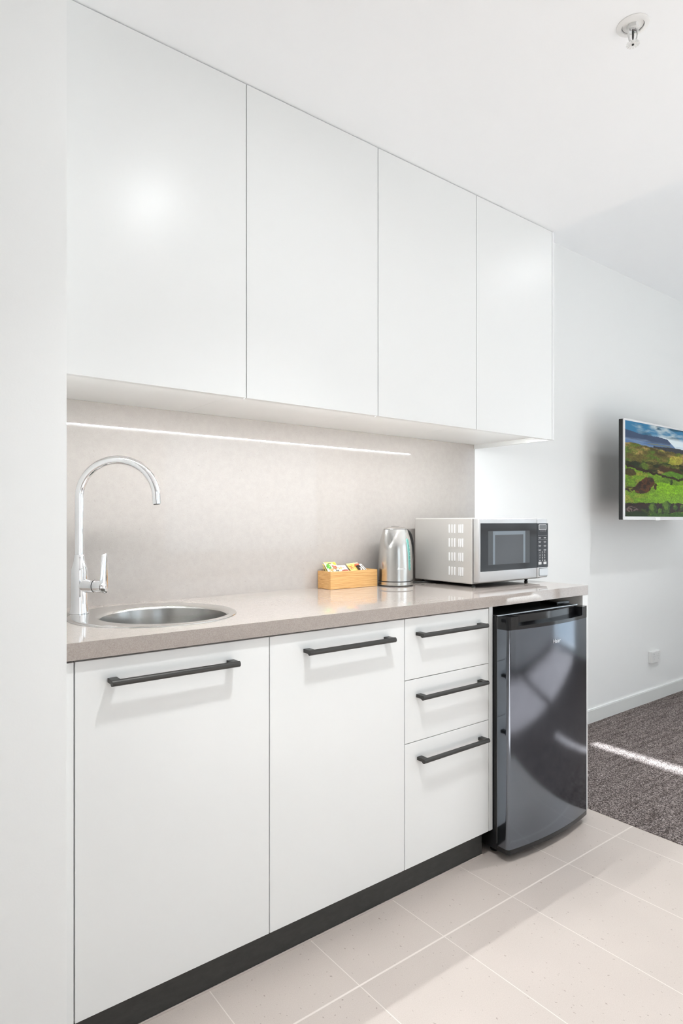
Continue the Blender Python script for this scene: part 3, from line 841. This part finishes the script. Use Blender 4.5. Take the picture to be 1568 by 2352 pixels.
def p_soup(img, u, v):
    img[:] = lin((243, 232, 205)); put(img, v > 0.90, (238, 205, 120)); put(img, (v > 0.80) & (v <= 0.9), (244, 222, 165))
    put(img, blob(u, v, 0.42, 0.87, 0.17, 0.03), (40, 60, 40))
    put(img, blob(u, v, 0.85, 0.86, 0.16, 0.10), (240, 190, 60))
    for _ in range(40): put(img, blob(u, v, 0.25 + rng.normal(0, 0.13), 0.64 + rng.normal(0, 0.08), 0.06, 0.045), (40 + int(rng.integers(0, 60)), 130 + int(rng.integers(0, 60)), 50))
    for _ in range(14): put(img, blob(u, v, 0.75 + rng.normal(0, 0.1), 0.63 + rng.normal(0, 0.08), 0.09, 0.06, rng.uniform(0, 3)), (150 + int(rng.integers(-40, 40)), 95 + int(rng.integers(-30, 30)), 75))
    for _ in range(12): put(img, blob(u, v, 0.32 + rng.normal(0, 0.1), 0.43 + rng.normal(0, 0.05), 0.07, 0.05, rng.uniform(0, 3)), (215 + int(rng.integers(-20, 20)), 140 + int(rng.integers(-30, 30)), 95))
    for _ in range(26): put(img, blob(u, v, rng.uniform(0.35, 1), rng.uniform(0.22, 0.42), 0.055, 0.022, rng.uniform(0, 3)), ((40, 38, 36) if rng.random() < 0.6 else (250, 248, 240)))
    put(img, u < 0.03, (250, 240, 220))
def p_olive(img, u, v):
    img[:] = lin((176, 160, 96)); put(img, blob(u, v, 0.45, 0.62, 0.3, 0.2), (110, 120, 60)); put(img, v > 0.9, (205, 190, 120)); put(img, blob(u, v, 0.55, 0.32, 0.3, 0.12), (60, 45, 35))
def p_tan(img, u, v):
    img[:] = lin((150, 122, 82)); put(img, v > 0.88, (196, 176, 130)); put(img, blob(u, v, 0.5, 0.5, 0.3, 0.2), (90, 62, 40))
def p_white(img, u, v):
    img[:] = lin((246, 240, 232)); put(img, blob(u, v, 0.52, 0.50, 0.42, 0.13, 0.15), (150, 82, 66)); put(img, blob(u, v, 0.55, 0.46, 0.36, 0.08, 0.15), (186, 108, 92))
    for _ in range(16): put(img, blob(u, v, 0.3 + rng.normal(0, 0.16), 0.76 + rng.normal(0, 0.05), 0.07, 0.03, rng.uniform(0, 3)), (220 + int(rng.integers(-20, 20)), 150 + int(rng.integers(-40, 40)), 100))
    put(img, v > 0.94, (250, 246, 240))
def p_yellow(img, u, v):
    img[:] = lin((248, 214, 120)); put(img, v > 0.9, (244, 226, 150))
    for _ in range(30): put(img, blob(u, v, 0.45 + rng.normal(0, 0.2), 0.72 + rng.normal(0, 0.07), 0.07, 0.035, rng.uniform(0, 3)), (235, 130 + int(rng.integers(-40, 60)), 60 + int(rng.integers(-20, 60))))
    put(img, blob(u, v, 0.25, 0.86, 0.2, 0.05), (236, 226, 110)); put(img, (v < 0.40) & (v > 0.34), (240, 196, 110))
def p_brown(img, u, v):
    img[:] = lin((58, 40, 34)); put(img, v > 0.80, (232, 110, 80)); put(img, v > 0.93, (246, 214, 190)); put(img, blob(u, v, 0.5, 0.76, 0.55, 0.06), (40, 26, 24))
    for k_ in range(6): put(img, (abs(u - 0.62 - 0.1 * math.sin(k_ * 2.1)) < 0.20) & (abs(v - 0.62 + 0.065 * k_) < 0.022), (240, 236, 228))
def p_grey(img, u, v):
    img[:] = lin((232, 228, 222)); put(img, (u > 0.35) & (u < 0.65) & (v < 0.85), (40, 40, 42)); put(img, (u > 0.42) & (u < 0.58) & (v < 0.8) & ((v * 30 % 2) < 1), (220, 220, 216))
def lay(name, label, paint, xl, xr, ztop, ytop, length, thick, tilt, roll=0.0, yaw=0.0):
    a = math.radians(tilt)
    sachet(name, label, paint, xr - xl, length, thick, ((xl + xr) / 2, ytop - length * math.sin(a), ztop - length * math.cos(a)), tilt, roll, yaw)
lay('sachet', 'dark tan sachet at the back left corner of the bamboo box', p_tan, 1.4035, 1.4500, 0.9760, 1.9400, 0.066, 0.003, 40)
lay('sachet', 'olive sachet just behind the green soup sachet in the bamboo box', p_olive, 1.4045, 1.4530, 0.9880, 1.9410, 0.074, 0.003, 42)
lay('sachet', 'cream sachet picturing green herbs and mushrooms, front left in the bamboo box', p_soup, 1.4070, 1.4630, 0.9945, 1.9380, 0.072, 0.004, 44)
lay('sachet', 'white sachet with a reddish-brown oval, middle of the bamboo box', p_white, 1.4640, 1.5130, 0.9800, 1.9400, 0.078, 0.005, 54)
lay('sachet', 'yellow sachet picturing orange food, right half of the bamboo box', p_yellow, 1.5260, 1.5710, 0.9860, 1.9420, 0.082, 0.005, 47, -5)
lay('sachet', 'dark brown sachet with red top and white lettering, right side of the bamboo box', p_brown, 1.5600, 1.5800, 0.9880, 1.9330, 0.078, 0.004, 47, -6)
lay('sachet', 'slim black and white stick sachet, rightmost in the bamboo box', p_grey, 1.5900, 1.6050, 0.9820, 1.9380, 0.074, 0.004, 52, -8)

# ------------------------------------------------------------------ television
tv = thing('television', (3.77, 1.79, 1.163), 'wall-mounted flat television with silver bezel showing a green landscape', 'television')
TX0, TX1, TZ0, TZ1, TY0 = 3.2870, 4.2600, 1.1620, 1.7140, 1.7500
bm = bmesh.new()
ring_plate(bm, [(TX1, TZ1), (TX0, TZ1), (TX0, TZ0), (TX1, TZ0)], [(TX1 - 0.009, TZ1 - 0.010), (TX0 + 0.009, TZ1 - 0.010), (TX0 + 0.009, TZ0 + 0.0175), (TX1 - 0.009, TZ0 + 0.0175)], TY0, TY0 + 0.008)
bz = obj('bezel', bm, 'tvbezel', tv)
bm = bmesh.new()
box(bm, TX0 + 0.001, TX1 - 0.001, TY0 + 0.008, TY0 + 0.033, TZ0, TZ1 - 0.002, bev=0.003)
box(bm, TX0 + 0.27, TX1 - 0.27, TY0 + 0.034, TY0 + 0.062, TZ0 + 0.06, TZ1 - 0.16, bev=0.012)
obj('housing', bm, 'tvback', tv)
obj('sensor_tab', plate(bmesh.new(), [(3.628, TZ0 + 0.014), (3.640, TZ0 - 0.004), (3.690, TZ0 - 0.004), (3.690, TZ0 + 0.014)][::-1], TY0 - 0.0015, TY0), 'white', bz)
bm = bmesh.new()
box(bm, 3.60, 3.94, TY0 + 0.0625, TY0 + 0.075, 1.30, 1.50); box(bm, 3.72, 3.82, TY0 + 0.075, WALL - 0.013, 1.36, 1.44); box(bm, 3.66, 3.88, WALL - 0.013, WALL - 0.0002, 1.28, 1.52)
obj('wall_bracket', bm, 'white', tv)
# picture on the screen
def landscape(nx, ny):
    S0, T0 = np.meshgrid(np.linspace(0, 1, nx), np.linspace(0, 1, ny))    # t down
    s, t_ = S0, T0
    def vn(fx, fy, seed):
        r = np.random.default_rng(seed); gx, gy = int(fx) + 2, int(fy) + 2; G = r.random((gy + 1, gx + 1))
        x, y = s * fx, t_ * fy; ix, iy = x.astype(int), y.astype(int); a, b2 = x - ix, y - iy
        a, b2 = a * a * (3 - 2 * a), b2 * b2 * (3 - 2 * b2)
        return (G[iy, ix] * (1 - a) + G[iy, ix + 1] * a) * (1 - b2) + (G[iy + 1, ix] * (1 - a) + G[iy + 1, ix + 1] * a) * b2
    def fbm(fx, fy, seed): return (vn(fx, fy, seed) + 0.5 * vn(fx * 2, fy * 2, seed + 1) + 0.25 * vn(fx * 4, fy * 4, seed + 2) + 0.125 * vn(fx * 8, fy * 8, seed + 3)) / 1.875
    def mix(img, m_, rgb): img[:] = img * (1 - m_[..., None]) + lin(rgb) * m_[..., None]
    sm_ = lambda x, a, b2: np.clip((x - a) / (b2 - a), 0, 1)
    ws = (fbm(16, 22, 41) - 0.5) * 0.055 + (fbm(60, 80, 43) - 0.5) * 0.022; wt = (fbm(16, 22, 42) - 0.5) * 0.035 + (fbm(60, 80, 44) - 0.5) * 0.016
    fine = fbm(90, 120, 45); mid = fbm(30, 44, 46); fine2 = fbm(130, 170, 47)
    damp = np.clip((T0 - 0.2) / 0.08, 0.12, 1); ws = ws * damp; wt = wt * damp
    s, t_ = np.clip(S0 + ws, 0, 1), np.clip(T0 + wt, 0, 1)
    img = np.zeros(s.shape + (3,)); img[:] = lin((60, 128, 165))
    cl = fbm(6, 16, 3); mix(img, sm_(cl, 0.45, 0.7) * 0.8, (215, 220, 215)); mix(img, sm_(fbm(5, 18, 9), 0.5, 0.62) * sm_(s, 0.1, 0.35), (45, 90, 112))
    mix(img, sm_(t_ + 0.03 * fbm(8, 8, 5), 0.105, 0.15) * sm_(s, 0.25, 0.5) * 0.85, (225, 235, 238))
    mtop = np.where(s < 0.20, 0.085 + 0.16 * s, np.where(s < 0.40, 0.115, 0.115 + 0.10 * (s - 0.40))) + 0.006 * fbm(20, 2, 8); mtop = np.where(s > 0.51, 0.126 + (s - 0.51) * 0.8, mtop)
    mb = 0.195
    mix(img, ((t_ > mtop) & (t_ < mb)) * 1.0, (74, 92, 120)); mix(img, ((t_ > mtop) & (t_ < mb)) * fbm(12, 14, 11) * 0.45, (52, 70, 98))
    mix(img, ((t_ >= 0.170 + 0.02 * (s < 0.55)) & (t_ > mtop)) * 1.0, (92, 122, 160)); mix(img, ((t_ >= 0.17)) * sm_(fbm(6, 60, 12), 0.5, 0.7) * 0.4, (150, 172, 196))
    mix(img, blob(s, t_, 0.42, 0.205, 0.16, 0.008) * 1.0, (120, 128, 118)); mix(img, ((t_ > 0.225 + 0.012 * fbm(24, 3, 31) - 0.02 * s) & (s > 0.34)) * 1.0, (62, 66, 74))
    land = t_ > 0.242 + 0.05 * np.clip(s - 0.25, 0, 1) - 0.025 * np.exp(-((s - 0.1) / 0.12) ** 2) + 0.004 * fbm(30, 3, 13)
    mix(img, land * 1.0, (104, 96, 48)); h1 = fbm(7, 22, 14); mix(img, land * sm_(h1, 0.50, 0.68), (160, 140, 84)); mix(img, land * sm_(fbm(6, 20, 15), 0.50, 0.66) * 0.85, (52, 46, 24)); mix(img, land * sm_(fbm(9, 25, 16), 0.52, 0.68) * 0.8, (88, 118, 32))
    mix(img, (land & (t_ > 0.40)) * sm_(fbm(8, 20, 17), 0.46, 0.62), (36, 48, 16)); mix(img, blob(s, t_, 0.55, 0.475, 0.16, 0.028, 0.1) * 0.85, (70, 42, 26)); mix(img, blob(s, t_, 0.63, 0.36, 0.10, 0.05, -0.3) * 0.7, (170, 166, 70))
    mix(img, blob(s, t_, 0.62, 0.55, 0.2, 0.06, 0.1) * 0.8, (92, 140, 30))
    fld = t_ > 0.455 + 0.18 * np.clip(s, 0, 0.8)
    mix(img, fld * 1.0, (112, 146, 32)); mix(img, fld * sm_(fbm(14, 22, 18), 0.45, 0.7) * 0.75, (72, 104, 24)); mix(img, (fld & (s < 0.35)) * sm_(fbm(12, 24, 19), 0.5, 0.7) * 0.7, (150, 148, 60))
    hed = np.abs(t_ - (0.455 + 0.26 * s - 0.14 * s * s + 0.006 * np.sin(s * 60))) < 0.010 + 0.008 * fbm(40, 4, 20)
    mix(img, hed * 1.0, (48, 30, 16)); mix(img, blob(s, t_, 0.06, 0.535, 0.07, 0.035) * 0.9, (70, 48, 28))
    big = (t_ > 0.60 + 0.05 * s) & (s > 0.37) & (t_ < 0.86); mix(img, big * 1.0, (134, 178, 24)); mix(img, big * sm_(fbm(16, 20, 21), 0.4, 0.75) * 0.5, (106, 152, 20))
    low = (t_ > 0.73) & (t_ < 0.86); mix(img, low * sm_(s, 0.05, 0.35), (120, 160, 28))
    br = blob(s, t_, 0.235 , 0.665, 0.135, 0.075, -0.5); mix(img, br * 1.0, (92, 58, 26)); mix(img, br * sm_(fbm(26, 30, 22), 0.5, 0.62), (46, 28, 14)); mix(img, blob(s, t_, 0.10, 0.715, 0.15, 0.035, 0.1) * sm_(fbm(22, 30, 23), 0.40, 0.55), (62, 40, 22))
    mix(img, (np.abs(s - 0.375 + 0.1 * (t_ - 0.65)) < 0.012) * (np.abs(t_ - 0.665) < 0.04) * 1.0, (66, 44, 20))
    row = (t_ > 0.85 - 0.012 * s + 0.008 * fbm(30, 2, 24)) & (t_ < 0.985 - 0.06 * s + 0.015 * fbm(12, 3, 25)); mix(img, row * 1.0, (50, 26, 14)); mix(img, row * sm_(fbm(30, 40, 26), 0.5, 0.65), (24, 22, 8)); mix(img, (row & (t_ > 0.92)) * sm_(fbm(30, 40, 27), 0.52, 0.66), (60, 76, 24))
    mix(img, blob(s, t_, 0.10, 0.945, 0.09, 0.04, 0.4) * sm_(fbm(50, 60, 28), 0.48, 0.6), (120, 104, 100))
    for cu, cv, r_ in ((0.33, 0.925, 0.055), (0.51, 0.895, 0.052), (0.43, 0.955, 0.03), (0.625, 0.89, 0.026), (0.70, 0.89, 0.024), (0.56, 0.60, 0.018)):
        mix(img, blob(s, t_, cu + 0.012, cv + 0.012, r_, r_ * 1.55) * 1.0, (18, 24, 8)); mix(img, blob(s, t_, cu, cv, r_, r_ * 1.5) * (0.5 + 0.5 * sm_(fbm(40, 50, 29), 0.35, 0.6)), (66, 96, 26)); mix(img, blob(s, t_, cu - 0.008, cv - 0.02, r_ * 0.6, r_ * 0.8) * 0.7, (104, 136, 40))
    bl = (t_ > 0.985 - 0.06 * s + 0.02 * fbm(12, 3, 25)); mix(img, bl * 1.0, (58, 96, 20)); mix(img, (t_ > 0.93 - 0.1 * s + 0.14 * np.abs(s - 0.02)) * (s < 0.26) * (t_ > 0.95) * 0.9, (28, 54, 12))
    land_ = np.clip((T0 - 0.23) / 0.02, 0, 1)[..., None]
    tex = (0.45 + 1.1 * fine * (0.55 + 0.9 * mid))[..., None] * (0.75 + 0.5 * fine2)[..., None]
    img = img * (1 - land_) + img * tex * land_
    return np.clip(img, 0, 1) ** 1.18 * 1.2
nx, ny = 380, 230
img = landscape(nx, ny)
sx0, sx1, sz0, sz1 = TX0 + 0.009, TX1 - 0.009, TZ0 + 0.0175, TZ1 - 0.010
xs = np.linspace(sx0, sx1, nx); zs = np.linspace(sz1, sz0, ny)
X_, Z_ = np.meshgrid(xs, zs)
co = np.stack([X_.ravel(), np.full(X_.size, TY0 + 0.0030), Z_.ravel()], 1)
idx = np.arange(nx * ny).reshape(ny, nx)
faces = np.stack([idx[:-1, :-1].ravel(), idx[1:, :-1].ravel(), idx[1:, 1:].ravel(), idx[:-1, 1:].ravel()], 1)
me = bpy.data.meshes.new('screen'); me.from_pydata(co.tolist(), [], faces.tolist())
ca = me.color_attributes.new('Col', 'FLOAT_COLOR', 'POINT')
ca.data.foreach_set('color', np.concatenate([img.reshape(-1, 3), np.ones((nx * ny, 1))], 1).ravel().astype(np.float32))
link('screen', me, 'screen', tv)

# ------------------------------------------------------------------ double power outlet
ou = thing('power_outlet', (4.045, 1.955, 0.25), 'white double power outlet low on the back wall', 'outlet')
OX0, OX1, OZ0, OZ1, OY = 3.990, 4.103, 0.2490, 0.3215, 1.9425
obj('mounting_block', bx(OX0, OX1, OY + 0.005, WALL - 0.0002, OZ0, OZ1, bev=0.002), 'outletw', ou)
obj('face_plate', bx(OX0 + 0.0008, OX1 - 0.0008, OY, OY + 0.005, OZ0 + 0.0008, OZ1 - 0.0008, bev=0.0015), 'outletw', ou)
for xc in (4.020, 4.073):
    sw = obj('switch', bx(xc - 0.005, xc + 0.005, OY - 0.0050, OY, 0.3020, 0.3120, bev=0.0012), 'white', ou)
    bm = bmesh.new()
    for dx, dz, rot in ((-0.007, 0.012, 35), (0.007, 0.012, -35), (0, -0.004, 0)):
        b2 = bmesh.new(); box(b2, -0.0010, 0.0010, OY - 0.0004, OY + 0.0002, -0.0042, 0.0042)
        bmesh.ops.transform(b2, matrix=Matrix.Translation((xc + dx, 0, 0.277 + dz)) @ Matrix.Rotation(math.radians(rot), 4, 'Y'), verts=b2.verts)
        tmp = bpy.data.meshes.new('slot'); b2.to_mesh(tmp); b2.free(); bm.from_mesh(tmp); bpy.data.meshes.remove(tmp)
    obj('socket', bm, 'greyprint', ou)

# ------------------------------------------------------------------ ceiling sprinkler
sp = thing('sprinkler', (1.5016, 0.7775, CK - 0.05), 'white fire sprinkler head hanging from the kitchen ceiling', 'sprinkler')
px, py = 1.5016, 0.7775
bm = lathe(bmesh.new(), [(0.0375, CK - 0.0002), (0.0375, CK - 0.0015), (0.035, CK - 0.0030), (0.0275, CK - 0.0042), (0.0258, CK - 0.0042), (0.0252, CK - 0.0008)], (px, py), 48, close=False)
obj('escutcheon', bm, 'white', sp, smooth=True)
bm = lathe(bmesh.new(), [(0.0248, CK - 0.0008), (0.0, CK - 0.0009)], (px, py), 48, close=False); obj('cup', bm, 'white', sp)
bm = lathe(bmesh.new(), [(0.0250, CK - 0.0010), (0.0240, CK - 0.0011)], (px, py), 48, close=False); obj('cup_shade', bm, 'darkprint', sp)  # dark-coloured ring painted as the shade of a recess around the cup
bm = lathe(bmesh.new(), [(0.0135, CK - 0.001), (0.0135, CK - 0.010)], (px, py), 6); obj('hex_collar', bm, 'white', sp)
bm = lathe(bmesh.new(), [(0.0085, CK - 0.0101), (0.0085, CK - 0.0150), (0.004, CK - 0.016)], (px, py), 24); obj('orifice', bm, 'chrome', sp, smooth=True)
arm = Vector((0.79, -0.61, 0))
bm = bmesh.new()
for s_ in (-1, 1):
    c0 = Vector((px, py, 0))
    tube(bm, [c0 + arm * s_ * 0.0105 + Vector((0, 0, CK - 0.010)), c0 + arm * s_ * 0.0112 + Vector((0, 0, CK - 0.024)), c0 + arm * s_ * 0.0085 + Vector((0, 0, CK - 0.036)), c0 + arm * s_ * 0.001 + Vector((0, 0, CK - 0.044))], [0.0026, 0.0022, 0.0022, 0.0026], 10)
obj('yoke', bm, 'white', sp, smooth=True)
bm = tube(bmesh.new(), [(px, py, CK - 0.016), (px, py, CK - 0.030), (px, py, CK - 0.040)], [0.0024, 0.0022, 0.0012], 12); obj('bulb', bm, 'bulb', sp, smooth=True)
bm = bmesh.new()
lathe(bm, [(0.0075, CK - 0.0455), (0.0075, CK - 0.047)], (px, py), 24)
for i in range(14):
    a = 2 * PI * i / 14; d = Vector((math.cos(a), math.sin(a), 0)); n_ = Vector((-d.y, d.x, 0)); c0 = Vector((px, py, CK - 0.0462))
    vs = []
    for r_, w_, dz in ((0.007, 0.0008, 0), (0.0155, 0.0020, -0.0008)):
        for s_ in (-1, 1):
            for zz in (-0.0005, 0.0005): vs.append(bm.verts.new(c0 + d * r_ + n_ * w_ * s_ + Vector((0, 0, dz + zz))))
    for q in ((0, 2, 6, 4), (1, 5, 7, 3), (0, 4, 5, 1), (2, 3, 7, 6), (4, 6, 7, 5), (0, 1, 3, 2)): bm.faces.new([vs[i2] for i2 in q])
obj('deflector', bm, 'white', sp)
bm = lathe(bmesh.new(), [(0.0028, CK - 0.0471), (0.0028, CK - 0.0485), (0, CK - 0.049)], (px, py), 16); obj('centre_screw', bm, 'bulb', sp)

# ------------------------------------------------------------------ bed out of frame, added so sunlight bounces off its white linen
bd = thing('bounce_bed', (4.2, -1.54, 0.002), 'low double bed with white linen, unseen, added to bounce sunlight into the rooms', 'bounce_bed')
obj('bed_base', bx(3.25, 5.16, -2.30, -0.78, 0.06, 0.28, bev=0.01), 'linen', bd)
obj('mattress', bx(3.25, 5.16, -2.30, -0.78, 0.2802, 0.46, bev=0.05, seg=4), 'linen', bd, smooth=True)
obj('duvet', bx(3.20, 4.68, -2.33, -0.75, 0.4602, 0.53, bev=0.034, seg=4), 'linen', bd, smooth=True)
for y0 in (-2.24, -1.48):
    obj('pillow', bx(4.71, 5.14, y0, y0 + 0.66, 0.4602, 0.58, bev=0.055, seg=4), 'linen', bd, smooth=True)
for x in (3.3, 5.1):
    for y in (-2.25, -0.83): obj('leg', lathe(bmesh.new(), [(0.03, 0.0022), (0.03, 0.0598)], (x, y), 16), 'blackmatt', bd)

# ------------------------------------------------------------------ lamps
def downlight(x, y, z, label, lens='lamp', watts=60.0):
    t_ = thing('downlight', (x, y, z - 0.006), label, 'light', 'recessed ceiling downlights')
    bm = lathe(bmesh.new(), [(0.058, z - 0.0002), (0.058, z - 0.004), (0.050, z - 0.006), (0.046, z - 0.002)], (x, y), 48, close=False); obj('ring', bm, 'white', t_, smooth=True)
    bm = lathe(bmesh.new(), [(0.0455, z - 0.0016), (0.0455, z - 0.0024), (0, z - 0.0025)], (x, y), 32); obj('lens', bm, lens, t_)
    sl = bpy.data.lights.new('beam', 'SPOT'); sl.energy = watts; sl.spot_size = math.radians(104); sl.spot_blend = 1.0; sl.shadow_soft_size = 0.055; sl.color = (0.955, 0.985, 1.0)
    lo = bpy.data.objects.new('beam', sl); COL.objects.link(lo); lo.parent = t_; lo.location = (0, 0, -0.004)
downlight(0.8646, 0.7540, CK, 'lit round downlight in the kitchen ceiling in front of the sink', 'lamp', 78.0)
downlight(3.16, 0.76, CB, 'lit round downlight in the higher bedroom ceiling', 'lamp_bright', 105.0)

sun = bpy.data.lights.new('sun', 'SUN'); sun.energy = 41.0; sun.angle = math.radians(0.9); sun.color = (0.885, 0.957, 1.0)
so = bpy.data.objects.new('sun', sun); COL.objects.link(so)
e = math.radians(30.0); d = Vector((-math.cos(e), 0.0, -math.sin(e)))
so.rotation_euler = d.to_track_quat('-Z', 'Y').to_euler(); so.location = (9, 0, 5)

W = bpy.data.worlds.new('sky'); SC.world = W; W.use_nodes = True
bg = W.node_tree.nodes['Background']; bg.inputs['Color'].default_value = (0.80, 0.915, 1.0, 1); bg.inputs['Strength'].default_value = 1.9

# ------------------------------------------------------------------ camera
cam = bpy.data.cameras.new('camera'); co_ = bpy.data.objects.new('camera', cam); COL.objects.link(co_)
cam.sensor_fit = 'HORIZONTAL'; cam.sensor_width = 36.0
cam.lens = 1436.64 / 1568 * 36.0
cam.shift_y = (1198.59 - 1176.0) / 1568
cam.clip_start = 0.05
co_.location = (0, 0, 1.15); co_.rotation_euler = (PI / 2, 0, 0.9136 - PI / 2)
SC.camera = co_

SC.view_settings.view_transform = 'Standard'; SC.view_settings.look = 'None'
SC.view_settings.gamma = 1.0; SC.view_settings.use_curve_mapping = False
SC.view_settings.exposure = 0.23
SC.cycles.max_bounces = 14; SC.cycles.diffuse_bounces = 8; SC.cycles.glossy_bounces = 6; SC.cycles.transparent_max_bounces = 8
SC.cycles.use_denoising = True
SC.cycles.sample_clamp_indirect = 8.0
SC.cycles.caustics_reflective = False; SC.cycles.caustics_refractive = False
